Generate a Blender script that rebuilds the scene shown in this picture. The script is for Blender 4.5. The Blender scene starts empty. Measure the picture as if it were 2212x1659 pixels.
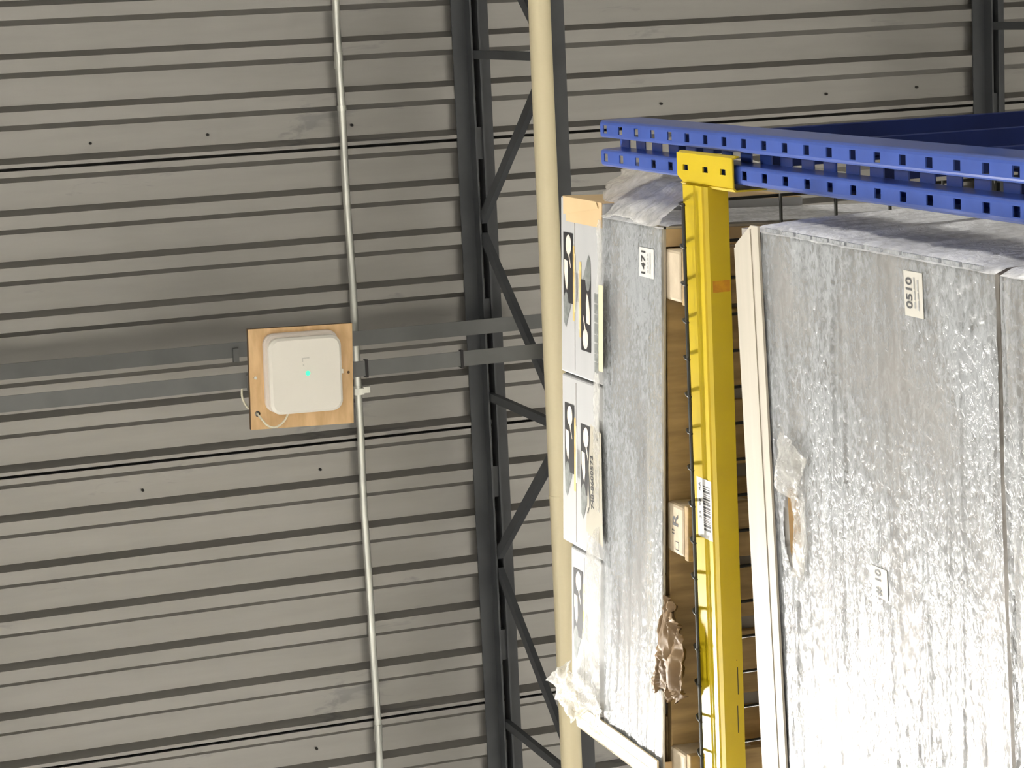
import bpy, bmesh, math, random
from mathutils import Vector, Matrix, noise

random.seed(7)
scene = bpy.context.scene
COL = scene.collection

# ------------------------------------------------------------------ camera
cam_d = bpy.data.cameras.new('camera')
cam = bpy.data.objects.new('camera', cam_d)
COL.objects.link(cam)
RIGHT = Vector((-0.0457, 0.9402, -0.3376))
DOWN = Vector((-0.9856, -0.0976, -0.1383))
FWD = Vector((-0.1630, 0.3264, 0.9311)).normalized()
RIGHT = (RIGHT - FWD * RIGHT.dot(FWD)).normalized()
UP = RIGHT.cross(FWD).normalized()
M = Matrix((RIGHT, UP, -FWD)).transposed().to_4x4()
M.translation = Vector((0, 0, 1.55))
cam.matrix_world = M
cam_d.sensor_fit = 'HORIZONTAL'
cam_d.sensor_width = 36.0
cam_d.lens = 5115.745 * 36.0 / 2212.0
cam_d.clip_start = 0.05
cam_d.clip_end = 100
scene.camera = cam

# ------------------------------------------------------------------ world, view
world = bpy.data.worlds.new('world')
world.use_nodes = True
world.node_tree.nodes['Background'].inputs[0].default_value = (0.02, 0.02, 0.02, 1)
world.node_tree.nodes['Background'].inputs[1].default_value = 1.0
scene.world = world
vs = scene.view_settings
vs.view_transform = 'Standard'
vs.look = 'None'
vs.gamma = 1.0
vs.use_curve_mapping = False
vs.exposure = 0.0
FILL_LAMP_POWER = 340.0         # radiance of the added fill lamps
LAMP_POWER_AISLE = 560.0   # the short lamp over the aisle in front of the rack
LAMP_SPOTS = [(-2.32, 0.10), (-4.6, -4.6), (1.2, -5.2), (-4.6, -6.6), (-4.0, 4.8), (-4.0, 6.8), (4.5, 0.10)]  # aisle lamp first, then unseen fill lamps added to brighten ceiling and sides
cyc = scene.cycles
cyc.use_adaptive_sampling = True
cyc.adaptive_threshold = 0.045
cyc.max_bounces = 5
cyc.diffuse_bounces = 3
cyc.glossy_bounces = 2
cyc.transmission_bounces = 2
cyc.transparent_max_bounces = 6
cyc.caustics_reflective = False
cyc.caustics_refractive = False

# ------------------------------------------------------------------ materials
def _ramp(nt, fac, stops):
    r = nt.nodes.new('ShaderNodeValToRGB')
    el = r.color_ramp.elements
    while len(el) < len(stops):
        el.new(0.5)
    for e, (p, c) in zip(el, stops):
        e.position = p
        e.color = (c[0], c[1], c[2], 1)
    nt.links.new(fac, r.inputs[0])
    return r.outputs[0]

def _coords(nt, scale=(1, 1, 1), rot=(0, 0, 0)):
    tc = nt.nodes.new('ShaderNodeTexCoord')
    mp = nt.nodes.new('ShaderNodeMapping')
    mp.inputs['Scale'].default_value = scale
    mp.inputs['Rotation'].default_value = rot
    nt.links.new(tc.outputs['Object'], mp.inputs['Vector'])
    return mp.outputs[0]

def _noise(nt, vec, scale, detail=3.0, rough=0.55, dist=0.0):
    n = nt.nodes.new('ShaderNodeTexNoise')
    n.inputs['Scale'].default_value = scale
    n.inputs['Detail'].default_value = detail
    n.inputs['Roughness'].default_value = rough
    n.inputs['Distortion'].default_value = dist
    nt.links.new(vec, n.inputs['Vector'])
    return n.outputs['Fac']

def mat(name, c1, c2=None, rough=0.5, metal=0.0, scale=8.0, stretch=(1, 1, 1), rot=(0, 0, 0),
        bump=0.0, bscale=None, coat=0.0, alpha=None, spec=0.5, emit=None, estr=0.0, detail=4.0,
        lo=0.35, hi=0.65, bdist=0.002):
    m = bpy.data.materials.new(name)
    m.use_nodes = True
    nt = m.node_tree
    b = nt.nodes['Principled BSDF']
    b.inputs['Roughness'].default_value = rough
    b.inputs['Metallic'].default_value = metal
    b.inputs['Specular IOR Level'].default_value = spec
    b.inputs['Coat Weight'].default_value = coat
    b.inputs['Coat Roughness'].default_value = 0.15
    if c2 is None:
        c2 = tuple(x * 0.86 for x in c1)
    vec = _coords(nt, stretch, rot)
    f = _noise(nt, vec, scale, detail)
    nt.links.new(_ramp(nt, f, [(lo, c2), (hi, c1)]), b.inputs['Base Color'])
    if bump:
        f2 = _noise(nt, vec, bscale or scale * 4, 4.0)
        bp = nt.nodes.new('ShaderNodeBump')
        bp.inputs['Strength'].default_value = bump
        bp.inputs['Distance'].default_value = bdist
        nt.links.new(f2, bp.inputs['Height'])
        nt.links.new(bp.outputs[0], b.inputs['Normal'])
    if alpha is not None:
        f3 = _noise(nt, vec, scale * 0.7, 3.0)
        nt.links.new(_ramp(nt, f3, [(0.3, (alpha[0],) * 3), (0.7, (alpha[1],) * 3)]), b.inputs['Alpha'])
    if emit:
        b.inputs['Emission Color'].default_value = (*emit, 1)
        b.inputs['Emission Strength'].default_value = estr
    return m

def film_mat(name, stretch, rot, a_lo, a_hi, tint=(0.80, 0.82, 0.83), rough=0.3, bump=0.5, wr=(30, 60, 60), trans=0.0):
    """milky stretch film: streaks along one axis, wrinkles across"""
    m = bpy.data.materials.new(name)
    m.use_nodes = True
    nt = m.node_tree
    b = nt.nodes['Principled BSDF']
    b.inputs['Base Color'].default_value = (*tint, 1)
    b.inputs['Roughness'].default_value = rough
    b.inputs['Specular IOR Level'].default_value = 0.4
    v1 = _coords(nt, stretch, (0, 0, 0))
    n1 = _noise(nt, v1, 1.0, 3.0, 0.6)
    v2 = _coords(nt, wr, rot)
    n2 = _noise(nt, v2, 1.0, 3.0, 0.65, 0.6)
    n3 = _noise(nt, _coords(nt, (4, 4, 5)), 1.0, 1.0, 0.5)
    mix = nt.nodes.new('ShaderNodeMath'); mix.operation = 'MULTIPLY'
    nt.links.new(n2, mix.inputs[0])
    n3b = nt.nodes.new('ShaderNodeMath'); n3b.operation = 'MULTIPLY'; n3b.inputs[1].default_value = 1.5
    nt.links.new(n3, n3b.inputs[0]); nt.links.new(n3b.outputs[0], mix.inputs[1])
    add = nt.nodes.new('ShaderNodeMath'); add.operation = 'MULTIPLY_ADD'
    nt.links.new(n1, add.inputs[0]); add.inputs[1].default_value = 0.42
    nt.links.new(mix.outputs[0], add.inputs[2])
    al = _ramp(nt, add.outputs[0], [(0.40, (a_lo,) * 3), (0.74, (a_hi,) * 3)])
    tl = nt.nodes.new('ShaderNodeBsdfTranslucent'); tl.inputs[0].default_value = (*tint, 1)
    tp = nt.nodes.new('ShaderNodeBsdfTransparent')
    m1 = nt.nodes.new('ShaderNodeMixShader'); m1.inputs[0].default_value = trans
    nt.links.new(b.outputs[0], m1.inputs[1]); nt.links.new(tl.outputs[0], m1.inputs[2])
    m2 = nt.nodes.new('ShaderNodeMixShader')
    nt.links.new(al, m2.inputs[0]); nt.links.new(tp.outputs[0], m2.inputs[1]); nt.links.new(m1.outputs[0], m2.inputs[2])
    nt.links.new(m2.outputs[0], nt.nodes['Material Output'].inputs[0])
    bp = nt.nodes.new('ShaderNodeBump')
    bp.inputs['Strength'].default_value = bump
    bp.inputs['Distance'].default_value = 0.004
    nt.links.new(add.outputs[0], bp.inputs['Height'])
    nt.links.new(bp.outputs[0], b.inputs['Normal'])
    return m

MAT = dict(
    concrete=mat('concrete', (0.80, 0.78, 0.75), (0.74, 0.72, 0.69), 0.5, scale=1.5, bump=0.1),
    wall=mat('wall_paint', (0.20, 0.195, 0.18), (0.17, 0.165, 0.155), 0.7, scale=2.0),
    deck=mat('deck_zinc', (0.34, 0.33, 0.31), (0.31, 0.301, 0.282), 0.42, metal=0.75, scale=3.0, stretch=(6, 0.7, 6), bump=0.10, bscale=18),
    steel=mat('joist_paint', (0.070, 0.075, 0.080), (0.052, 0.056, 0.062), 0.5, scale=6.0, bump=0.1),
    steel2=mat('bridging_paint', (0.15, 0.155, 0.15), (0.12, 0.125, 0.12), 0.55, scale=5.0),
    galv=mat('galvanized', (0.78, 0.79, 0.72), (0.60, 0.61, 0.57), 0.32, metal=0.75, scale=30.0, stretch=(0.2, 1, 1)),
    cream=mat('cream_pipe', (0.90, 0.80, 0.54), (0.84, 0.74, 0.48), 0.42, scale=2.0, stretch=(0.5, 3, 3)),
    ply=mat('plywood', (0.80, 0.55, 0.29), (0.62, 0.40, 0.19), 0.65, scale=6.0, stretch=(1.2, 5, 1), bump=0.15, bscale=40),
    plydark=mat('plywood_edge', (0.16, 0.10, 0.05), (0.10, 0.06, 0.03), 0.8),
    plastic=mat('white_plastic', (0.91, 0.88, 0.79), (0.89, 0.86, 0.77), 0.45, scale=4.0),
    plastic2=mat('grey_plastic', (0.76, 0.69, 0.62), (0.72, 0.65, 0.58), 0.5, scale=4.0),
    led=mat('led', (0.1, 0.9, 0.6), None, 0.4, emit=(0.03, 0.95, 0.38), estr=0.75),
    smudge=mat('logo_print', (0.70, 0.68, 0.61), (0.66, 0.64, 0.57), 0.5),
    cable=mat('white_cable', (0.85, 0.80, 0.62), None, 0.4),
    blue=mat('blue_enamel', (0.045, 0.095, 0.38), (0.036, 0.078, 0.32), 0.30, scale=14.0, bump=0.06, coat=0.5),
    navy=mat('navy_enamel', (0.004, 0.015, 0.095), (0.003, 0.011, 0.07), 0.65, spec=0.25, scale=6.0),
    yellow=mat('yellow_enamel', (0.58, 0.43, 0.009), (0.53, 0.385, 0.008), 0.36, scale=9.0, coat=0.2, bump=0.04),
    wire=mat('dark_wire', (0.032, 0.032, 0.026), (0.022, 0.022, 0.018), 0.45, metal=0.3),
    black=mat('black', (0.008, 0.007, 0.008), None, 0.5),
    ink=mat('ink', (0.02, 0.02, 0.02), None, 0.6),
    greyink=mat('grey_print', (0.30, 0.30, 0.29), (0.24, 0.24, 0.23), 0.6, scale=200),
    wood=mat('pallet_wood', (0.42, 0.29, 0.13), (0.27, 0.18, 0.08), 0.75, scale=5.0, stretch=(9, 1.2, 9), bump=0.25, bscale=14),
    woodend=mat('wood_end', (0.54, 0.45, 0.32), (0.44, 0.36, 0.25), 0.75, scale=30.0, bump=0.2),
    white=mat('white_board', (0.40, 0.402, 0.40), (0.37, 0.372, 0.37), 0.6, scale=3.0, stretch=(0.6, 1, 5)),
    carton=mat('pale_carton', (0.33, 0.31, 0.28), (0.25, 0.225, 0.195), 0.65, scale=1.6, stretch=(0.5, 1, 3.5)),
    kraft=mat('kraft', (0.60, 0.43, 0.23), (0.52, 0.37, 0.19), 0.7, scale=4.0),
    kraftdark=mat('kraft_paper', (0.22, 0.14, 0.062), (0.13, 0.078, 0.034), 0.6, scale=12.0, bump=0.4, bscale=60),
    vboard=mat('edge_board', (0.46, 0.42, 0.34), (0.40, 0.365, 0.29), 0.6, scale=4.0, stretch=(0.4, 1, 6)),
    vcream=mat('corner_board', (0.66, 0.57, 0.38), (0.60, 0.51, 0.33), 0.6, scale=5.0),
    label=mat('paper_label', (0.50, 0.48, 0.42), (0.46, 0.44, 0.385), 0.6, scale=20),
    label2=mat('yellowed_label', (0.40, 0.37, 0.29), (0.36, 0.33, 0.26), 0.5, scale=12),
    wlabel=mat('white_label', (0.64, 0.63, 0.60), (0.60, 0.59, 0.56), 0.5, scale=20),
    gold=mat('gold_print', (0.66, 0.50, 0.18), (0.45, 0.30, 0.08), 0.6, scale=30),
    pink=mat('pale_print', (0.80, 0.70, 0.58), (0.68, 0.55, 0.45), 0.6, scale=60),
    slate=mat('slate_print', (0.20, 0.21, 0.20), (0.12, 0.13, 0.12), 0.6, scale=60),
    orange=mat('orange_tape', (0.62, 0.30, 0.010), (0.50, 0.20, 0.010), 0.5, scale=60),
    lampbody=mat('lamp_housing', (0.75, 0.75, 0.75), None, 0.5),
    diffuser=mat('fill_lamp_diffuser', (0.9, 0.9, 0.9), None, 0.4, emit=(1.0, 0.965, 0.90), estr=FILL_LAMP_POWER),
    diffuser_aisle=mat('aisle_lamp_diffuser', (0.9, 0.9, 0.9), None, 0.4, emit=(1.0, 0.965, 0.90), estr=LAMP_POWER_AISLE),
    screw=mat('screw_tip', (0.03, 0.028, 0.026), None, 0.5),
    bright=mat('bright_screw', (0.9, 0.88, 0.75), None, 0.25, metal=0.6),
)
def add_stains(m):
    """sparse dull smudges and water marks on the zinc"""
    nt = m.node_tree
    b = nt.nodes['Principled BSDF']
    src = b.inputs['Base Color'].links[0].from_socket
    f = _noise(nt, _coords(nt, (24, 5, 24)), 1.0, 4.0, 0.6, 0.8)
    g = _noise(nt, _coords(nt, (1.3, 1.3, 1.3)), 1.0, 1.0)
    mu = nt.nodes.new('ShaderNodeMath'); mu.operation = 'MULTIPLY'
    nt.links.new(f, mu.inputs[0]); nt.links.new(g, mu.inputs[1])
    r = _ramp(nt, mu.outputs[0], [(0.34, (1, 1, 1)), (0.42, (0.76, 0.77, 0.80))])
    mx = nt.nodes.new('ShaderNodeMix'); mx.data_type = 'RGBA'; mx.blend_type = 'MULTIPLY'
    mx.inputs['Factor'].default_value = 1.0
    nt.links.new(src, mx.inputs[6]); nt.links.new(r, mx.inputs[7])
    nt.links.new(mx.outputs[2], b.inputs['Base Color'])
add_stains(MAT['deck'])
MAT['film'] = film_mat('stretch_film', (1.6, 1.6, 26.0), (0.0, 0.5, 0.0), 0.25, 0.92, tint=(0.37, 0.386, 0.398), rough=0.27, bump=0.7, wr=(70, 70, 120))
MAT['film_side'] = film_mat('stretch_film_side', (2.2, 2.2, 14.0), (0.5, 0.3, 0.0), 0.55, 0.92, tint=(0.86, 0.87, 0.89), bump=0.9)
MAT['film_thin'] = film_mat('thin_film', (14, 14, 14), (0.3, 0.5, 0.2), 0.10, 0.55, tint=(0.82, 0.81, 0.77), rough=0.14, bump=1.0, wr=(50, 50, 70), trans=0.4)
MAT['film_clear'] = film_mat('loose_film', (12, 12, 12), (0.3, 0.5, 0.2), 0.38, 0.82, tint=(0.92, 0.91, 0.88), rough=0.16, bump=0.9, wr=(40, 40, 60), trans=0.45)

# ------------------------------------------------------------------ helpers
WM = {}

def _wm(o):
    return WM.get(o.name, Matrix.Identity(4))

def tag(o, label=None, cat=None, group=None, kind=None):
    if label: o['label'] = label
    if cat: o['category'] = cat
    if group: o['group'] = group
    if kind: o['kind'] = kind
    return o

def thing(name, loc, label, cat, rz=0.0, group=None, kind=None):
    o = bpy.data.objects.new(name, None)
    o.empty_display_size = 0.05
    COL.objects.link(o)
    o.location = loc
    o.rotation_euler = (0, 0, rz)
    WM[o.name] = Matrix.Translation(Vector(loc)) @ Matrix.Rotation(rz, 4, 'Z')
    return tag(o, label, cat, group, kind)

class MB:
    def __init__(s):
        s.v, s.f, s.m = [], [], []
        s.smooth = False
    def add(s, vs_, fs, mi=0):
        o = len(s.v)
        s.v += [Vector(p) for p in vs_]
        s.f += [tuple(i + o for i in f) for f in fs]
        s.m += [mi] * len(fs)
        return s
    def box(s, x0, x1, y0, y1, z0, z1, mi=0):
        x0, x1 = min(x0, x1), max(x0, x1); y0, y1 = min(y0, y1), max(y0, y1); z0, z1 = min(z0, z1), max(z0, z1)
        return s.add([(x0, y0, z0), (x1, y0, z0), (x1, y1, z0), (x0, y1, z0),
                      (x0, y0, z1), (x1, y0, z1), (x1, y1, z1), (x0, y1, z1)],
                     [(0, 3, 2, 1), (4, 5, 6, 7), (0, 1, 5, 4), (1, 2, 6, 5), (2, 3, 7, 6), (3, 0, 4, 7)], mi)
    def bar(s, a, b, w, h, side=Vector((0, 1, 0)), mi=0):
        """rectangular bar a->b; h across `side`, w across the third axis"""
        a, b = Vector(a), Vector(b)
        d = (b - a).normalized()
        t = (side - d * side.dot(d)).normalized()
        n = d.cross(t)
        q = []
        for p in (a, b):
            for i, j in ((-1, -1), (1, -1), (1, 1), (-1, 1)):
                q.append(p + n * (i * w / 2) + t * (j * h / 2))
        return s.add(q, [(3, 2, 1, 0), (4, 5, 6, 7), (0, 1, 5, 4), (1, 2, 6, 5), (2, 3, 7, 6), (3, 0, 4, 7)], mi)
    def tube(s, pts, r, n=8, mi=0, cap=True):
        pts = [Vector(p) for p in pts]
        rings = []
        ref = None
        for i, p in enumerate(pts):
            d = (pts[min(i + 1, len(pts) - 1)] - pts[max(i - 1, 0)]).normalized()
            if ref is None:
                ref = Vector((0, 0, 1)) if abs(d.z) < 0.9 else Vector((1, 0, 0))
            t = (ref - d * ref.dot(d)).normalized()
            ref = t
            b = d.cross(t)
            rr = r[i] if isinstance(r, (list, tuple)) else r
            rings.append([p + (t * math.cos(2 * math.pi * k / n) + b * math.sin(2 * math.pi * k / n)) * rr for k in range(n)])
        vs_ = [q for rg in rings for q in rg]
        fs = []
        for i in range(len(pts) - 1):
            for k in range(n):
                k2 = (k + 1) % n
                fs.append((i * n + k, i * n + k2, (i + 1) * n + k2, (i + 1) * n + k))
        if cap:
            fs.append(tuple(range(n - 1, -1, -1)))
            fs.append(tuple((len(pts) - 1) * n + k for k in range(n)))
        return s.add(vs_, fs, mi)
    def extrude_x(s, prof, x0, x1, mi=0):
        """closed (y,z) profile swept along x"""
        n = len(prof)
        vs_ = [(x0, y, z) for y, z in prof] + [(x1, y, z) for y, z in prof]
        fs = [(i, (i + 1) % n, n + (i + 1) % n, n + i) for i in range(n)]
        fs += [tuple(range(n - 1, -1, -1)), tuple(range(n, 2 * n))]
        return s.add(vs_, fs, mi)
    def extrude_y(s, prof, y0, y1, mi=0):
        """closed (x,z) profile swept along y"""
        n = len(prof)
        vs_ = [(x, y0, z) for x, z in prof] + [(x, y1, z) for x, z in prof]
        fs = [((i + 1) % n, i, n + i, n + (i + 1) % n) for i in range(n)]
        fs += [tuple(range(n)), tuple(range(2 * n - 1, n - 1, -1))]
        return s.add(vs_, fs, mi)
    def poly(s, pts, mi=0):
        return s.add(pts, [tuple(range(len(pts)))], mi)
    def plate(s, pts, dy, mi=0):
        """flat outline in (x, z) at y, thickened towards +y: pts are (x,y,z)"""
        n = len(pts)
        vs_ = [Vector(p) for p in pts] + [Vector(p) + Vector((0, dy, 0)) for p in pts]
        fs = [tuple(range(n)), tuple(range(2 * n - 1, n - 1, -1))]
        fs += [((i + 1) % n, i, n + i, n + (i + 1) % n) for i in range(n)]
        return s.add(vs_, fs, mi)
    def build(s, name, mats, parent=None, world=True, smooth=False, bevel=0.0, solid=0.0, fix=True, autosmooth=None):
        me = bpy.data.meshes.new(name)
        inv = _wm(parent).inverted() if (parent and world) else Matrix.Identity(4)
        me.from_pydata([inv @ v for v in s.v], [], s.f)
        if not isinstance(mats, (list, tuple)):
            mats = [mats]
        for m in mats:
            me.materials.append(m)
        for p, mi in zip(me.polygons, s.m):
            p.material_index = mi
        if fix:
            bm = bmesh.new(); bm.from_mesh(me)
            bmesh.ops.recalc_face_normals(bm, faces=bm.faces)
            bm.to_mesh(me); bm.free()
        if smooth:
            for p in me.polygons:
                p.use_smooth = True
        o = bpy.data.objects.new(name, me)
        COL.objects.link(o)
        if parent:
            o.parent = parent
            WM[o.name] = _wm(parent)
        if solid:
            md = o.modifiers.new('solid', 'SOLIDIFY'); md.thickness = solid; md.offset = -1.0; md.use_even_offset = solid > .001
        if bevel:
            md = o.modifiers.new('bevel', 'BEVEL'); md.width = bevel; md.segments = 2; md.limit_method = 'ANGLE'
        return o

def copy_tree(o, parent=None, shift=None, label=None, group=None):
    c = o.copy()
    COL.objects.link(c)
    c.parent = parent
    if shift is not None:
        c.location = Vector(o.location) + Vector(shift)
        WM[c.name] = Matrix.Translation(Vector(shift)) @ _wm(o)
    if label: c['label'] = label
    if group: c['group'] = group
    for ch in list(o.children):
        copy_tree(ch, c)
    return c

def text_mesh(body, size):
    cu = bpy.data.curves.new('text_tmp', 'FONT')
    cu.body = body
    cu.size = size
    cu.offset = size * .022
    cu.align_x = 'CENTER'; cu.align_y = 'CENTER'
    ob = bpy.data.objects.new('text_tmp', cu)
    COL.objects.link(ob)
    dg = bpy.context.evaluated_depsgraph_get()
    me = bpy.data.meshes.new_from_object(ob.evaluated_get(dg))
    verts = [v.co.copy() for v in me.vertices]
    faces = [tuple(p.vertices) for p in me.polygons]
    bpy.data.objects.remove(ob); bpy.data.curves.remove(cu); bpy.data.meshes.remove(me)
    return verts, faces

def add_text(mb, body, size, cx, y, cz, mi=0, sx=1.0, sz=1.0, rot=0.0, shear=0.0):
    """flat lettering on a face that looks towards -y; text x -> +x, text y -> +z"""
    vs_, fs = text_mesh(body, size)
    out = []
    c, s_ = math.cos(rot), math.sin(rot)
    for v in vs_:
        px, pz = v.x * sx + v.y * shear, v.y * sz
        out.append((cx + px * c - pz * s_, y, cz + px * s_ + pz * c))
    mb.add(out, fs, mi)

def rounded_rect(cx, cy, w, h, r, n=6):
    out = []
    for qx, qy, a0 in ((1, 1, 0), (-1, 1, 90), (-1, -1, 180), (1, -1, 270)):
        for k in range(n + 1):
            a = math.radians(a0 + 90 * k / n)
            out.append((cx + qx * (w / 2 - r) + r * math.cos(a), cy + qy * (h / 2 - r) + r * math.sin(a)))
    return out

# ================================================================== setting
ZB = 8.620                # underside of the deck ribs
X_LO, X_HI, Y_LO, Y_HI = -14.0, 6.5, -8.5, 9.5
def slab(name, x0, x1, y0, y1, z0, z1, m, label, cat):
    t = MB().box(x0, x1, y0, y1, z0, z1).build(name, m)
    tag(t, label, cat, kind='structure')
slab('floor', X_LO, X_HI, Y_LO, Y_HI, -0.2, 0.0, MAT['concrete'], 'pale concrete warehouse floor far below the rack', 'floor')
slab('wall_left', X_LO - 0.2, X_LO, Y_LO, Y_HI, 0, 8.9, MAT['wall'], 'plain pale warehouse wall at the far left', 'wall')
slab('wall_right', X_HI, X_HI + 0.2, Y_LO, Y_HI, 0, 8.9, MAT['wall'], 'plain pale warehouse wall at the right', 'wall')
slab('wall_back', X_LO, X_HI, Y_HI, Y_HI + 0.2, 0, 8.9, MAT['wall'], 'plain pale warehouse wall behind the rack', 'wall')
slab('wall_front', X_LO, X_HI, Y_LO - 0.2, Y_LO, 0, 8.9, MAT['wall'], 'plain pale warehouse wall behind the camera', 'wall')

ceiling = thing('ceiling', (0, 0, ZB), 'grey painted corrugated metal roof deck with narrow ribs', 'ceiling', kind='structure')
PITCH, BOT, RUN, DEP = 0.1524, 0.039, 0.017, 0.028
SEAM0 = -0.4515
def deck_sheet_profile():
    """open (x, z) line of one 914 mm sheet, x from 0 (its +x seam) to -0.9144; both edges are lap legs"""
    p = []
    hw = BOT / 2
    p += [(-0.001, 0.016), (-0.001, 0.0), (-hw, 0.0)]           # nested lap leg, a hair above
    x = -hw
    for k in range(6):
        p += [(x - RUN, DEP), (x - PITCH + BOT + RUN, DEP)]
        x = x - PITCH + BOT
        if k < 5:
            p += [(x, 0.0), (x - BOT, 0.0)]
            x -= BOT
        else:
            p += [(x, -0.003), (x - 0.011, -0.003), (x - 0.011, 0.010)]
    return p
prof = deck_sheet_profile()
sheet_me = None
panels = {}
k0 = int((X_HI - SEAM0) / 0.9144) + 1
k = -k0
while SEAM0 - 0.9144 * k > X_LO - 0.5:
    xs = SEAM0 - 0.9144 * k
    if sheet_me is None:
        mb = MB()
        n = len(prof)
        mb.add([(x, Y_LO, z) for x, z in prof] + [(x, Y_HI, z) for x, z in prof],
               [(i, i + 1, n + i + 1, n + i) for i in range(n - 1)])
        o = mb.build('deck_panel', MAT['deck'], ceiling, world=False, solid=0.0012)
        sheet_me = o.data
    else:
        o = bpy.data.objects.new('deck_panel', sheet_me)
        COL.objects.link(o); o.parent = ceiling
        md = o.modifiers.new('solid', 'SOLIDIFY'); md.thickness = 0.0012; md.offset = -1.0
    o.location = (xs, 0, 0)
    WM[o.name] = Matrix.Translation((xs, 0, ZB))
    panels[k] = o
    k += 1
# dark screw points that come through the deck
scr = None
for x, y, kk in ((-0.386, 1.192, -1), (-0.383, 1.548, -1), (-0.382, 2.002, -1), (-0.377, 3.042, -1), (-0.380, 3.637, -1),
                 (-0.376, 3.976, -1), (-1.452, 1.273, 1), (-1.450, 1.836, 1), (-2.353, 1.769, 2)):
    P = panels[kk]
    if scr is None:
        mb = MB().tube([(0, 0, 0.002), (0, 0, -0.010), (0, 0, -0.016)], [0.0048, 0.0042, 0.001], 8)
        o = mb.build('screw_tip', MAT['screw'], P, world=False)
        scr = o.data
    else:
        o = bpy.data.objects.new('screw_tip', scr); COL.objects.link(o); o.parent = P
    xs = P.location.x
    o.location = (x - xs, y, DEP)
roof = MB().box(X_LO - 0.2, X_HI + 0.2, Y_LO - 0.2, Y_HI + 0.2, 8.70, 8.9).build('insulation', MAT['wall'], ceiling)

# ================================================================== lamps out of the frame: inferred aisle lamp, plus added fill lamps
def make_lamp(lx, ly, m, label, hl=.60):
    t = thing('unseen_lamp', (lx, ly, 7.58), label, 'lamp', group='high bay lamps of the warehouse')
    MB().box(lx - .17, lx + .17, ly - hl - .02, ly + hl + .02, 7.60, 7.66).build('housing', MAT['lampbody'], t, bevel=0.006)
    MB().box(lx - .15, lx + .15, ly - hl, ly + hl, 7.585, 7.598).build('diffuser', m, t)
    for dy in (-hl * .75, hl * .75):
        MB().tube([(lx, ly + dy, 7.66), (lx, ly + dy, 8.62)], 0.003, 6).build('hanger_wire', MAT['galv'], t)
    return t
LAMP_NAMES = ['short white LED lamp over the aisle before the rack', 'long white fill lamp added over the floor behind and left of the camera',
              'long white fill lamp added over the floor behind and right of the camera', 'long white fill lamp added farthest behind the camera',
              'long white fill lamp added over the aisle behind the rack', 'long white fill lamp added farthest beyond the rack', 'long white fill lamp added over the aisle far right of the upright']
make_lamp(*LAMP_SPOTS[0], MAT['diffuser_aisle'], LAMP_NAMES[0], .23)
fill_lamp = make_lamp(*LAMP_SPOTS[1], MAT['diffuser'], LAMP_NAMES[1])  # unseen fill lamp added for bounce light; the rest copy it
for (lx, ly), nm in zip(LAMP_SPOTS[2:], LAMP_NAMES[2:]):
    copy_tree(fill_lamp, None, (lx - LAMP_SPOTS[1][0], ly - LAMP_SPOTS[1][1], 0), nm)

# ================================================================== roof joists
ZTC, ZBC = 8.620, 7.930    # top of the top chord, underside of the bottom chord
def make_joist(Y, label):
    t = thing('roof_joist', (-1.26, Y, ZBC), label, 'joist', group='open web roof joists')
    x0, x1 = -9.0, 4.0
    g = 0.010
    for sgn in (-1, 1):
        a = lambda u: Y + sgn * u
        MB().extrude_x([(a(g), ZTC), (a(g + .050), ZTC), (a(g + .050), ZTC - .006), (a(g + .006), ZTC - .006),
                        (a(g + .006), ZTC - .052), (a(g), ZTC - .052)], x0, x1).build('top_chord_angle', MAT['steel'], t)
        MB().extrude_x([(a(g), ZBC), (a(g + .042), ZBC), (a(g + .042), ZBC + .005), (a(g + .005), ZBC + .005),
                        (a(g + .005), ZBC + .045), (a(g), ZBC + .045)], x0, x1).build('bottom_chord_angle', MAT['steel'], t)
    Pn = 1.08
    for j in range(-4, 8):
        xb = -0.185 - Pn * j
        xt = xb - Pn / 2
        if not (x0 + .7 < xb < x1 - .7):
            continue
        MB().bar((xb, Y, ZBC + .02), (xb, Y, ZTC - .03), .026, .018).build('web_vertical', MAT['steel'], t)
        MB().bar((xb - .035, Y, ZBC + .025), (xt + .028, Y, ZTC - .045), .034, .018).build('web_diagonal', MAT['steel'], t)
        MB().bar((xt - .028, Y, ZTC - .045), (xb - Pn + .035, Y, ZBC + .025), .034, .018).build('web_diagonal', MAT['steel'], t)
    # spacer plugs between the two top angles
    for j in range(-3, 9):
        xx = -0.46 - 0.54 * j
        MB().box(xx - .05, xx + .05, Y - g, Y + g, ZTC - .040, ZTC - .004).build('filler_plate', MAT['steel'], t)
    return t
make_joist(2.393, 'dark grey open-web steel joist running behind the cream pipe')
make_joist(4.237, 'dark grey open-web steel joist in the corner above the blue rack')
make_joist(0.549, 'dark grey open-web steel joist on the near side of the access point')

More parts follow.
